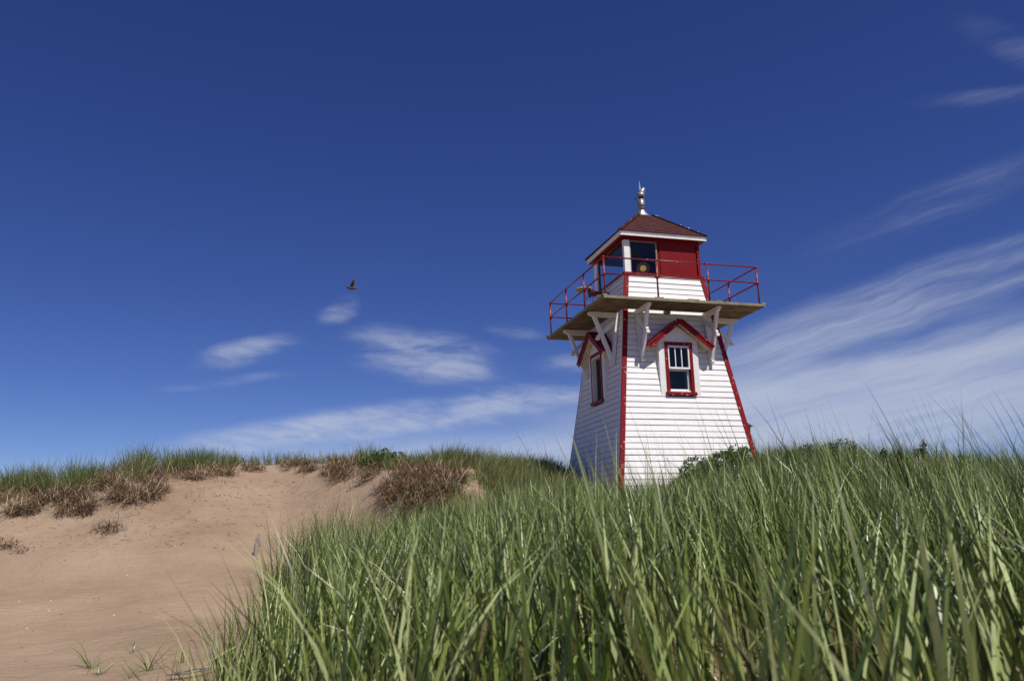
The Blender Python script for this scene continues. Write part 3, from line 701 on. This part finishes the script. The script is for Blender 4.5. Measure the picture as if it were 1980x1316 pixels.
for i in range(16):
    f = rg.uniform(.08, .95); r = E_ + (RF - E_) * f; zz = ZE + (ZF - ZE) * f
    sx, sy = rg.choice([(1, -1), (1, -1), (-1, -1)]); q = T0((sx * r, sy * r, zz + .012)); m = MB(); m.ball((q[0] + rg.uniform(-.03, .03), q[1] - .02, q[2]), rg.uniform(.012, .024), 7, 5, (1.3, 1, .35)); m.build('dropping', 'shell', rf)
# galvanised vent: square flashing flaring into a pipe, collar, cowl and vane
m = MB(); n = 24; rows = []
for i in range(9):
    f = i / 8; zz = 1.372 + (1.470 - 1.372) * f; row = []
    for j in range(n):
        a = 2 * math.pi * j / n + math.pi / 4; ca, sa = math.cos(a), math.sin(a); sq = .107 / max(abs(ca), abs(sa)); k_ = f ** .45
        R = sq * (1 - k_) + .049 * k_; row.append(T0((R * ca, R * sa, zz)))
    rows.append(row)
b = 0; m.v = [q for r in rows for q in r]
for i in range(8):
    for j in range(n): m.f.append((i * n + j, i * n + (j + 1) % n, (i + 1) * n + (j + 1) % n, (i + 1) * n + j)); m.sm.append(i > 0)
vt = m.build('roof_vent', 'metal', rf)
m = MB(); m.tube([T0((0, 0, q)) for q in (1.465, 1.54, 1.545, 1.625)], [.094, .09, .092, .088], 20); m.tube([T0((0, 0, q)) for q in (1.538, 1.549)], [.108, .108], 20); m.build('vent_pipe', 'metal', vt)
m = MB(); m.tube([T0((0, 0, q)) for q in (1.62, 1.662)], .06, 12); m.tube([T0((-.05, .01, 1.69)), T0((-.075, .0, 1.665)), T0((-.078, 0, 1.62))], .012, 6); m.build('vent_throat', 'darkmetal', vt)
m = MB(); m.tube([T0(q) for q in ((0, 0, 1.655), (0, 0, 1.715))], [.100, .100], 20)
m.tube([T0(q) for q in ((.005, 0, 1.70), (.016, -.005, 1.735), (.034, -.01, 1.765), (.045, -.01, 1.79))], [.095, .08, .062, .035], 16); m.build('cowl', 'metal', vt)
m = MB(); m.hexa([T0(q) for q in ((-.022, -.003, 1.70), (.02, -.003, 1.70), (.02, .003, 1.70), (-.022, .003, 1.70), (-.012, -.002, 1.885), (-.006, -.002, 1.885), (-.006, .002, 1.885), (-.012, .002, 1.885))]); m.build('wind_vane', 'metal', vt)

# fog horn on the left wall of the cabin, bell outward
hx, hy, hz = -.535, -.02, .335
m = MB(); pts = [(hx + .02, hy), (hx - .05, hy), (hx - .12, hy), (hx - .17, hy), (hx - .205, hy), (hx - .232, hy), (hx - .24, hy)]
m.tube([T0((q[0], q[1], hz - (hx - q[0]) * .02)) for q in pts], [.026, .028, .034, .05, .078, .125, .128], 20)
m.tube([T0((hx + .02, hy, hz - .05)), T0((hx - .08, hy, hz - .02))], .015, 8)
m.build('fog_horn', 'horn', LH)
# saucer shaded lamp on a bent pipe by the left rail
lx_, ly_ = -.80, .10
gl_ = MB(); gl_.tube([T0(q) for q in ((lx_, ly_, .400), (lx_, ly_, .412), (lx_, ly_, .424), (lx_, ly_, .432))], [.215, .205, .09, .02], 28)
go = gl_.build('gooseneck_lamp', 'tan', LH)
m = MB(); m.tube([T0(q) for q in ((lx_, ly_, .405), (lx_ + .01, ly_, .34), (lx_ + .05, ly_, .24), (lx_ + .10, ly_, .12), (lx_ + .13, ly_, .05), (lx_ + .19, ly_, .01), (lx_ + .25, ly_, .005))], .014, 8)
m.build('bent_pipe', 'metal', go)

# small canopy over the door of the right wall
m = MB(); zc = -1.245; s0, s1 = -.30, .30
m.hexa([(s0, 1.135, zc - .085), (s1, 1.135, zc - .085), (s1, .74, zc + .12), (s0, .74, zc + .12), (s0, 1.145, zc - .07), (s1, 1.145, zc - .07), (s1, .74, zc + .14), (s0, .74, zc + .14)])
cn = part(m, 'door_canopy', 'greyshingle', 1)
m = MB(); m.box(s0 + .02, s1 - .02, .74, 1.115, zc - .16, zc - .088); m.box(s0 + .04, s1 - .04, .74, 1.08, zc - .21, zc - .16)
for s in (s0 + .04, s1 - .075): m.beam((s + .015, 1.0, zc - .2), (s + .015, .80, zc - .42), (1, 0, 0), .035, .05)
part(m, 'canopy_trim', 'red', 1, cn)
m = MB(); m.hexa([(-.17, .86, BASE), (.17, .86, BASE), (.17, .80, BASE), (-.17, .80, BASE), (-.17, Wz(-1.42) + .03, -1.42), (.17, Wz(-1.42) + .03, -1.42), (.17, .72, -1.42), (-.17, .72, -1.42)])
part(m, 'door', 'red', 1)

# ------------------------------------------------------------------ ground hits by line of sight
DD = np.linspace(5, 32, 1350)
def hits(px, py):
    """world points where the lines of sight through photo pixels meet the terrain"""
    px = np.asarray(px, float); py = np.asarray(py, float); out = np.full((len(px), 3), np.nan)
    a, b = px - 990.0, py - 658.0; u = (cr * a + sr * b) / F; v = -(-sr * a + cr * b) / F
    X = u; Yv = fwd.y + v * upv.y; Zv = fwd.z + v * upv.z
    for i in range(len(px)):
        tx, tz = X[i] / Yv[i], Zv[i] / Yv[i]; g = H(tx * DD, DD) - tz * DD; k = np.argmax(g > 0)
        if g[k] > 0 and k > 0:
            d = DD[k]; out[i] = (tx * d, d, H(np.array([tx * d]), np.array([d]))[0])
    return out[~np.isnan(out[:, 0])]
def crest_depth(px):
    a = np.array([math.atan2(ray(q, 950).x, ray(q, 950).y) for q in px]); k7 = [np.interp(v, cang, cr_[:, 7]) for v in a]
    return np.array(k7) * np.cos(a)

# green grass on the far crest, one mass
FG = Blades()
def crest_grass(px0, px1, n, d0, d1, hm, per=5, az=None, thin=None, wm=.011, tm=.55, dead=.05, leanm=.22):
    px = RNG.uniform(px0, px1, n)
    if thin is not None: px = px[RNG.random(n) < thin(px)]
    d = crest_depth(px) + RNG.uniform(d0, d1, len(px))
    t_ = np.array([ray(q, 950).x / ray(q, 950).y for q in px]); x = t_ * d
    a, kw = clustered(x, d, per, .03, hm, .25, wm, tm, .2, leanm, .18, segs=3, dead=dead, curlm=.5, az_bias=az, az_str=.4, nz=lambda X, Y: .5 + .95 * fbm(X * 1.3, Y * .8, 3, 31))
    FG.add(*a, tiptint=.2, **kw)
holes = lambda p: np.where((p > 296) & (p < 312), .04, np.clip(.15 + 2.2 * (fbm(p / 28.0, p * 0, 3, 9) - .3), .05, 1))
crest_grass(-60, 300, 1300, -.55, 1.4, .52, thin=lambda p: np.clip(.35 + 1.5 * (fbm(p / 40.0, p * 0, 3, 4) - .2), .1, 1))
crest_grass(305, 465, 560, -.25, 1.2, .44, thin=holes)
crest_grass(450, 720, 620, .0, 1.8, .33, thin=holes, dead=.15)
crest_grass(690, 1120, 1500, -.4, 2.2, .36, az=.3)
px = RNG.uniform(800, 1115, 5200); py = 885 + (975 - 885) * RNG.random(5200) ** 1.3            # slope right of the bank
k = (px > 905 + (py - 885) * .55) | (py < 905 + 8 * np.sin(px / 17)); P_ = hits(px[k], py[k])
a, kw = clustered(P_[:, 0], P_[:, 1], 4, .05, .42, .25, .011, .45, .25, .3, .2, segs=3, dead=.25, az_bias=.3, az_str=.8, curlm=.7); FG.add(*a, tiptint=.2, **kw)
# fine wind-bent grass over the knoll on the right
px = RNG.uniform(1440, 1990, 2600); d = RNG.uniform(13.2, 19.5, 2600); t_ = np.array([ray(q, 900).x / ray(q, 900).y for q in px])
w_ = np.where((px > 1480) & (px < 1700), 1, .35); k = RNG.random(2600) < w_
a, kw = clustered(t_[k] * d[k], d[k], 6, .05, .52, .22, .0095, .5, .25, .3, .18, segs=4, dead=.08, az_bias=2.9, az_str=.5, curlm=.9, nz=lambda X, Y: .65 + .6 * fbm(X, Y, 3, 77)); FG.add(*a, tiptint=.25, **kw)
tag(FG.build('crest_grass', 'fargrass'), 'fine pale green grass along the far dune crest and knoll', 'grass', kind='stuff')

# ------------------------------------------------------------------ withered clumps hanging on the sand banks
GD = 'withered grass clumps on the sand bank'
def dead_clump(label, cx, cy, rx, ry, n, length, up=.4, tm=.55, green=0):
    c = hits([cx], [cy + ry * .5]); c = c[0]
    B_ = Blades(); m_ = int(n * 1.15)
    # roots in tussocks scattered over the patch; blades fan up and out, many hang down the bank
    nt_ = max(6, m_ // 60); u = RNG.uniform(-1, 1, (nt_ * 3, 2)); u = u[(u ** 2).sum(1) < 1][:nt_]
    P_ = hits(cx + u[:, 0] * rx, cy + u[:, 1] * ry); kk = RNG.integers(0, len(P_), m_); Q_ = P_[kk] + RNG.normal(0, .07, (m_, 3)) * (1.3, 1, .0)
    hang = RNG.random(m_) > up
    az = np.where(hang, RNG.normal(-math.pi / 2, .75, m_), RNG.uniform(0, 2 * math.pi, m_))
    ln0 = np.where(hang, RNG.uniform(.8, 1.6, m_), RNG.uniform(.15, 1.0, m_)); cu = np.where(hang, RNG.uniform(.4, 1.6, m_), RNG.uniform(.1, 1.0, m_))
    mat_ = RNG.random(m_) < .35; az = np.where(mat_, RNG.uniform(0, 6.28, m_), az); ln0 = np.where(mat_, RNG.uniform(1.1, 1.6, m_), ln0)
    tn = np.clip(RNG.normal(tm, .25, m_) + RNG.normal(0, .2, len(P_))[kk], 0, 1)
    zz = H(Q_[:, 0], Q_[:, 1]) + RNG.uniform(0, .12, m_)
    off = np.array(c); Vx, Qx, Tx = blade_mesh(Q_[:, 0], Q_[:, 1], zz, length * RNG.uniform(.25, 1.15, m_), RNG.uniform(.006, .018, m_), az, ln0, cu, tn, segs=4, tiptint=.15)
    V2 = Vx - off; o = np_mesh('withered_clump', V2, Qx, 'dead', np.clip(Tx, 0, 1)); o.location = off
    tag(o, label, 'dead grass', GD)
dead_clump('grey brown withered clump at the left edge of the photo, below green crest grass', 35, 972, 50, 26, 1700, .34, .45)
dead_clump('dark ragged withered clump second from the left edge, lowest on the sand bank', 145, 975, 58, 27, 1900, .34, .45, .45)
dead_clump('largest straw coloured withered mound bulging below the tallest green crest grass on the left', 258, 935, 62, 40, 3600, .42, .5, .62)
dead_clump('long low band of matted withered roots right of the straw mound', 385, 916, 66, 12, 1500, .32, .4, .5)
dead_clump('thin scattered withered strands where the sand reaches the crest', 487, 906, 38, 9, 380, .28, .3, .5)
dead_clump('small withered clump beside the little green plants on the bare crest', 585, 905, 40, 12, 850, .30, .4, .5)
dead_clump('brown withered clump left below the dark green shrub', 678, 915, 58, 22, 2300, .30, .45, .5)
dead_clump('broad dark brown withered bank between the dark green shrub and the foreground grass', 822, 945, 86, 42, 5200, .38, .30, .38)
dead_clump('brown shaded withered clump low beside the lighthouse left corner', 1085, 915, 22, 26, 500, .4, .5, .3)
dead_clump('small dark mat of dry roots alone on the sand below the left bank', 212, 1024, 28, 6, 260, .20, .15, .2)
dead_clump('small dark dry tuft on the sand at the left border', 6, 1059, 18, 5, 150, .18, .15, .15)
dead_clump('tiny dry root wisp on the sand right of the tuft at the left border', 38, 1067, 5, 2, 60, .14, .15, .2)
dead_clump('brown withered edge trailing down below the brown bank to the sand', 790, 1003, 22, 16, 500, .32, .4, .35)

# ------------------------------------------------------------------ shrubs
def leaf_mass(centers, radii, n, size, squash=.8):
    """leaf quads in uneven lobes; returns verts, quads, tint"""
    k = RNG.choice(len(centers), n, p=np.array(radii) ** 2 / (np.array(radii) ** 2).sum()); c = np.array(centers)[k]; r = np.array(radii)[k]
    d = RNG.normal(0, 1, (n, 3)); d /= np.linalg.norm(d, axis=1)[:, None]; rad = r * RNG.uniform(.25, 1.0, n) ** .45
    gap = fbm((c[:, 0] + d[:, 0] * r) * 9 + 5, (c[:, 2] + d[:, 2] * r) * 9 + 50, 2, 5)
    ok = gap > .34; c, d, rad, r = c[ok], d[ok], rad[ok], r[ok]; n = len(c)
    P_ = c + d * rad[:, None] * (1, 1, squash)
    a = d + RNG.normal(0, .7, (n, 3)) + (0, 0, .5); a /= np.linalg.norm(a, axis=1)[:, None]
    b = np.cross(a, RNG.normal(0, 1, (n, 3))); b /= np.linalg.norm(b, axis=1)[:, None]; s = (size * RNG.uniform(.6, 1.4, n))[:, None]
    V = np.stack([P_, P_ + a * s * .5 + b * s * .28, P_ + a * s, P_ + a * s * .5 - b * s * .28], 1)
    t = np.clip(RNG.normal(.5, .22, n) + RNG.normal(0, .12, len(centers))[RNG.integers(0, len(centers), n)], 0, 1)
    return V.reshape(-1, 3), np.arange(n * 4).reshape(-1, 4), np.repeat(t, 4)
def shrub(name, label, cat, group, loc, w, h, dep, lobes, n, size=.055, mat='leaf', flowers=0):
    root = empty(name, loc); tag(root, label, cat, group); rg = random.Random(int(abs(loc[0]) * 1000)); cs, rs = [], []
    for i in range(lobes):
        x = rg.uniform(-.5, .5) * w; f = 1 - (abs(x) / (w * .5)) ** 2 * .55; zz = rg.uniform(.25, .95) * h * f
        cs.append((x, rg.uniform(-.5, .5) * dep, zz)); rs.append(rg.uniform(.10, .20) * min(w, h * 1.6))
    V, Q, T = leaf_mass(cs, rs, n, size); np_mesh('foliage', V, Q, mat, T, root, smooth=False)
    m = MB()
    for c in cs: m.tube([(c[0] * .35, c[1] * .35, -.1), (c[0] * .7, c[1] * .7, c[2] * .55), c], [.012, .008, .004], 5)
    m.build('stems', 'twig', root)
    return root
c = hits([745], [902])[0]; shrub('beach_shrub', 'dark green leafy shrub on the dune crest left of the lighthouse', 'shrub', 'shrubs on the dunes', c - (0, 0, .12), 1.15, .50, .7, 26, 5200, .05)
x_, y_, z_ = polar(556, crest_depth([556])[0]); shrub('beach_shrub', 'tiny low green plant alone on the bare sand crest', 'shrub', 'shrubs on the dunes', (x_, y_, z_ - .04), .40, .20, .25, 8, 500, .045)
x_, y_, z_ = polar(600, crest_depth([600])[0]); shrub('beach_shrub', 'faint sparse green plant right of the tiny plant on the bare crest', 'shrub', 'shrubs on the dunes', (x_, y_, z_ - .04), .55, .16, .25, 8, 380, .045)
x_, y_, z_ = polar(1372, 15.4); shrub('beach_shrub', 'bright leafy shrub in front of the lighthouse front wall', 'shrub', 'shrubs on the dunes', (x_, y_, z_ - .05), 1.35, .60, 1.0, 34, 8000, .045)
x_, y_, z_ = polar(1440, 15.9); shrub('beach_shrub', 'dark leafy shrub at the foot of the lighthouse right corner', 'shrub', 'shrubs on the dunes', (x_, y_, z_ - .05), 1.5, .55, 1.0, 36, 9000, .045)
x_, y_, z_ = polar(1590, 13.7); shrub('beach_shrub', 'low dense shrub on the grassy knoll right of the lighthouse', 'shrub', 'shrubs on the dunes', (x_, y_, z_ - .28), 2.4, .70, 1.4, 60, 15000, .04)
x_, y_, z_ = polar(1790, 14.4); shrub('beach_shrub', 'dull green low shrub around the purple weeds', 'shrub', 'shrubs on the dunes', (x_, y_, z_ - .15), 1.9, .50, 1.0, 36, 6500, .05)
x_, y_, z_ = polar(1950, 14.4); shrub('beach_shrub', 'dull low shrub at the right edge of the photo', 'shrub', 'shrubs on the dunes', (x_, y_, z_ - .12), 1.6, .52, 1.0, 30, 6000, .05)
def weed(label, px, top, depth, hh, n):
    q = at(px, top, depth); root = empty('seaside_weed', (q.x, q.y, q.z - hh)); tag(root, label, 'weed', 'purple weeds against the sky')
    rg = random.Random(px); m = MB(); B = []; 
    for i in range(n):
        x, y = rg.uniform(-.07, .07), rg.uniform(-.05, .05); z1 = hh * rg.uniform(.75, 1); m.tube([(0, 0, -.1), (x * .6, y * .6, z1 * .6), (x, y, z1)], [.009, .007, .004], 5)
        for j in range(26): f = rg.uniform(.45, 1); B.append((x * f, y * f, z1 * f))
    m.build('stems', 'twig', root); V, Q, T = leaf_mass(B, [.035] * len(B), 30 * len(B) // 4, .045, 1); np_mesh('leaves', V, Q, 'weed', T, root, smooth=False)
weed('tall dark purple weed standing highest against the sky right of the knoll', 1773, 848, 12.8, .75, 5)
weed('short purple weed left of the tall dark weed', 1708, 866, 12.9, .6, 6)
weed('small dark weed between the short purple weed and the tall one', 1738, 876, 12.9, .5, 4)

# ------------------------------------------------------------------ things lying on the sand
def sprout(label, px, py, n, ln, spread=1.0):
    c = hits([px], [py])[0]; m = n; az = RNG.uniform(0, 2 * math.pi, m)
    V, Q, T = blade_mesh(RNG.normal(0, .012, m) , RNG.normal(0, .012, m), np.full(m, -.01), ln * RNG.uniform(.5, 1.2, m), RNG.uniform(.005, .009, m), az, RNG.uniform(.3, 1.1, m), RNG.uniform(.3, 1.3, m) * spread, RNG.uniform(.3, .9, m), segs=5)
    o = np_mesh('grass_sprout', V, Q, 'grass', T); o.location = c; tag(o, label, 'grass sprout', 'grass sprouts on the sand')
sprout('green sprout on the bare sand, leftmost of the sprouts near the bottom edge', 175, 1292, 22, .34)
sprout('small sprout just right below the leftmost sprout', 192, 1304, 14, .24)
sprout('broad flopping green sprout halfway between the leftmost sprout and the grass edge', 288, 1296, 26, .42)
sprout('lone tiny sprout higher up the sand than the others', 254, 1262, 10, .2)
sprout('thin pale sprout nearest the foreground grass', 352, 1281, 9, .26)
sprout('low curling sprout on the bottom border of the photo', 247, 1312, 9, .26)
# wooden stake
c = hits([494], [1073])[0]
m = MB(); n = 10; prof = [(-.12, .040), (.0, .043), (.10, .046), (.20, .047), (.28, .045), (.33, .036), (.345, .016)]
for i, (zz, r) in enumerate(prof):
    for j in range(n):
        a = 2 * math.pi * j / n; rr = r * (1 + .10 * math.sin(3 * a + 1) + .05 * math.sin(7 * a)); m.v.append((rr * 1.15 * math.cos(a) + zz * .10, rr * .8 * math.sin(a), zz + (.012 * math.cos(a) if i > 4 else 0)))
for i in range(len(prof) - 1):
    for j in range(n): m.f.append((i * n + j, i * n + (j + 1) % n, (i + 1) * n + (j + 1) % n, (i + 1) * n + j)); m.sm.append(False)
m.f.append(tuple((len(prof) - 1) * n + j for j in range(n))); m.sm.append(False)
o = m.build('wooden_stake', 'stake'); o.location = c; tag(o, 'weathered grey wooden stake standing upright in the sand left of the grass', 'stake')
# pale dry stalks at the foot of the grass
c = hits([392], [1306])[0]; m = MB(); rg = random.Random(3)
for i in range(9):
    y0 = rg.uniform(-.05, .05); x0 = rg.uniform(-.32, -.18); m.tube([(x0, y0, .012), (x0 + .2, y0 + .02, .03 + rg.uniform(0, .03)), (x0 + .42, y0 + .08, .05 + rg.uniform(0, .03)), (x0 + .6, y0 + .16, .03)], [.004, .007, .008, .004], 6)
o = m.build('dry_stalks', 'stake'); o.location = c; tag(o, 'bundle of pale dry stalks lying on the sand at the foot of the grass', 'dead stalks')
# scattered bits
m = MB(); rg = random.Random(11); pts = []
px = RNG.uniform(0, 760, 260); py = 985 + 320 * RNG.random(260) ** 1.4; HB = hits(px, py)
for q in HB[:230]: m.ball((q[0], q[1], q[2] + .002), rg.uniform(.004, .014), 6, 4, (rg.uniform(.7, 1.8), 1, .5))
tag(m.build('sand_pebbles', 'pebble'), 'small reddish pebbles and bits scattered over the sand', 'pebbles', kind='stuff')
m = MB()
for px_, py_ in ((338, 1056), (151, 1045), (246, 1113), (37, 1164), (94, 1182), (52, 1215), (98, 1162), (220, 1190)):
    q = hits([px_], [py_])[0]; m.ball((q[0], q[1], q[2] + .006), .013, 7, 5, (1.2, 1, .6))
tag(m.build('shell_bits', 'shell'), 'tiny white shell fragments lying on the sand', 'shells', kind='stuff')
# crumbs of root and grass litter below the bank
m_ = 1000; px = RNG.uniform(10, 760, m_); py = 930 + RNG.random(m_) ** 1.5 * 130; P_ = hits(px, py); m_ = len(P_)
V, Q, T = blade_mesh(P_[:, 0], P_[:, 1], P_[:, 2] + .012, RNG.uniform(.05, .26, m_), RNG.uniform(.008, .024, m_), RNG.uniform(0, 6.28, m_), np.full(m_, 1.42), np.full(m_, .12), np.clip(RNG.normal(.25, .2, m_), 0, 1), segs=3)
tag(np_mesh('dry_litter', V, Q, 'dead', T), 'scattered dry grass bits on the sand slope below the crest', 'litter', kind='stuff')

# ------------------------------------------------------------------ bird
q = at(679, 557, 12.0); m = MB()
m.tube([(-.078, 0, .006), (-.068, 0, .010), (-.055, 0, .012), (-.035, 0, .006), (0, 0, 0), (.035, 0, -.004), (.06, 0, -.002), (.085, 0, .0), (.11, 0, .004)], [.002, .007, .015, .02, .025, .020, .012, .007, .009], 12)
for sg in (-1, 1):
    pts = [(-.02, sg * .012, .01), (.022, sg * .012, .008), (.05, sg * .05, .075), (.062, sg * .075, .13), (.03, sg * .07, .115), (.0, sg * .045, .07)]
    m.add(pts + [(a_, b_ + sg * .003, c_ - .003) for a_, b_, c_ in pts], [(0, 1, 2, 5), (5, 2, 3, 4), (11, 8, 7, 6), (10, 9, 8, 11), (0, 6, 7, 1), (1, 7, 8, 2), (2, 8, 9, 3), (3, 9, 10, 4), (4, 10, 11, 5), (5, 11, 6, 0)], True)
M['bird'] = noise_mat('bird_plumage', (.025, .022, .02), (.10, .07, .045), 14, .8)
o = m.build('bird', 'bird'); o.location = q; o.rotation_euler = (0, 0, .15); tag(o, 'small dark bird flying with raised wings in the open blue sky', 'bird')
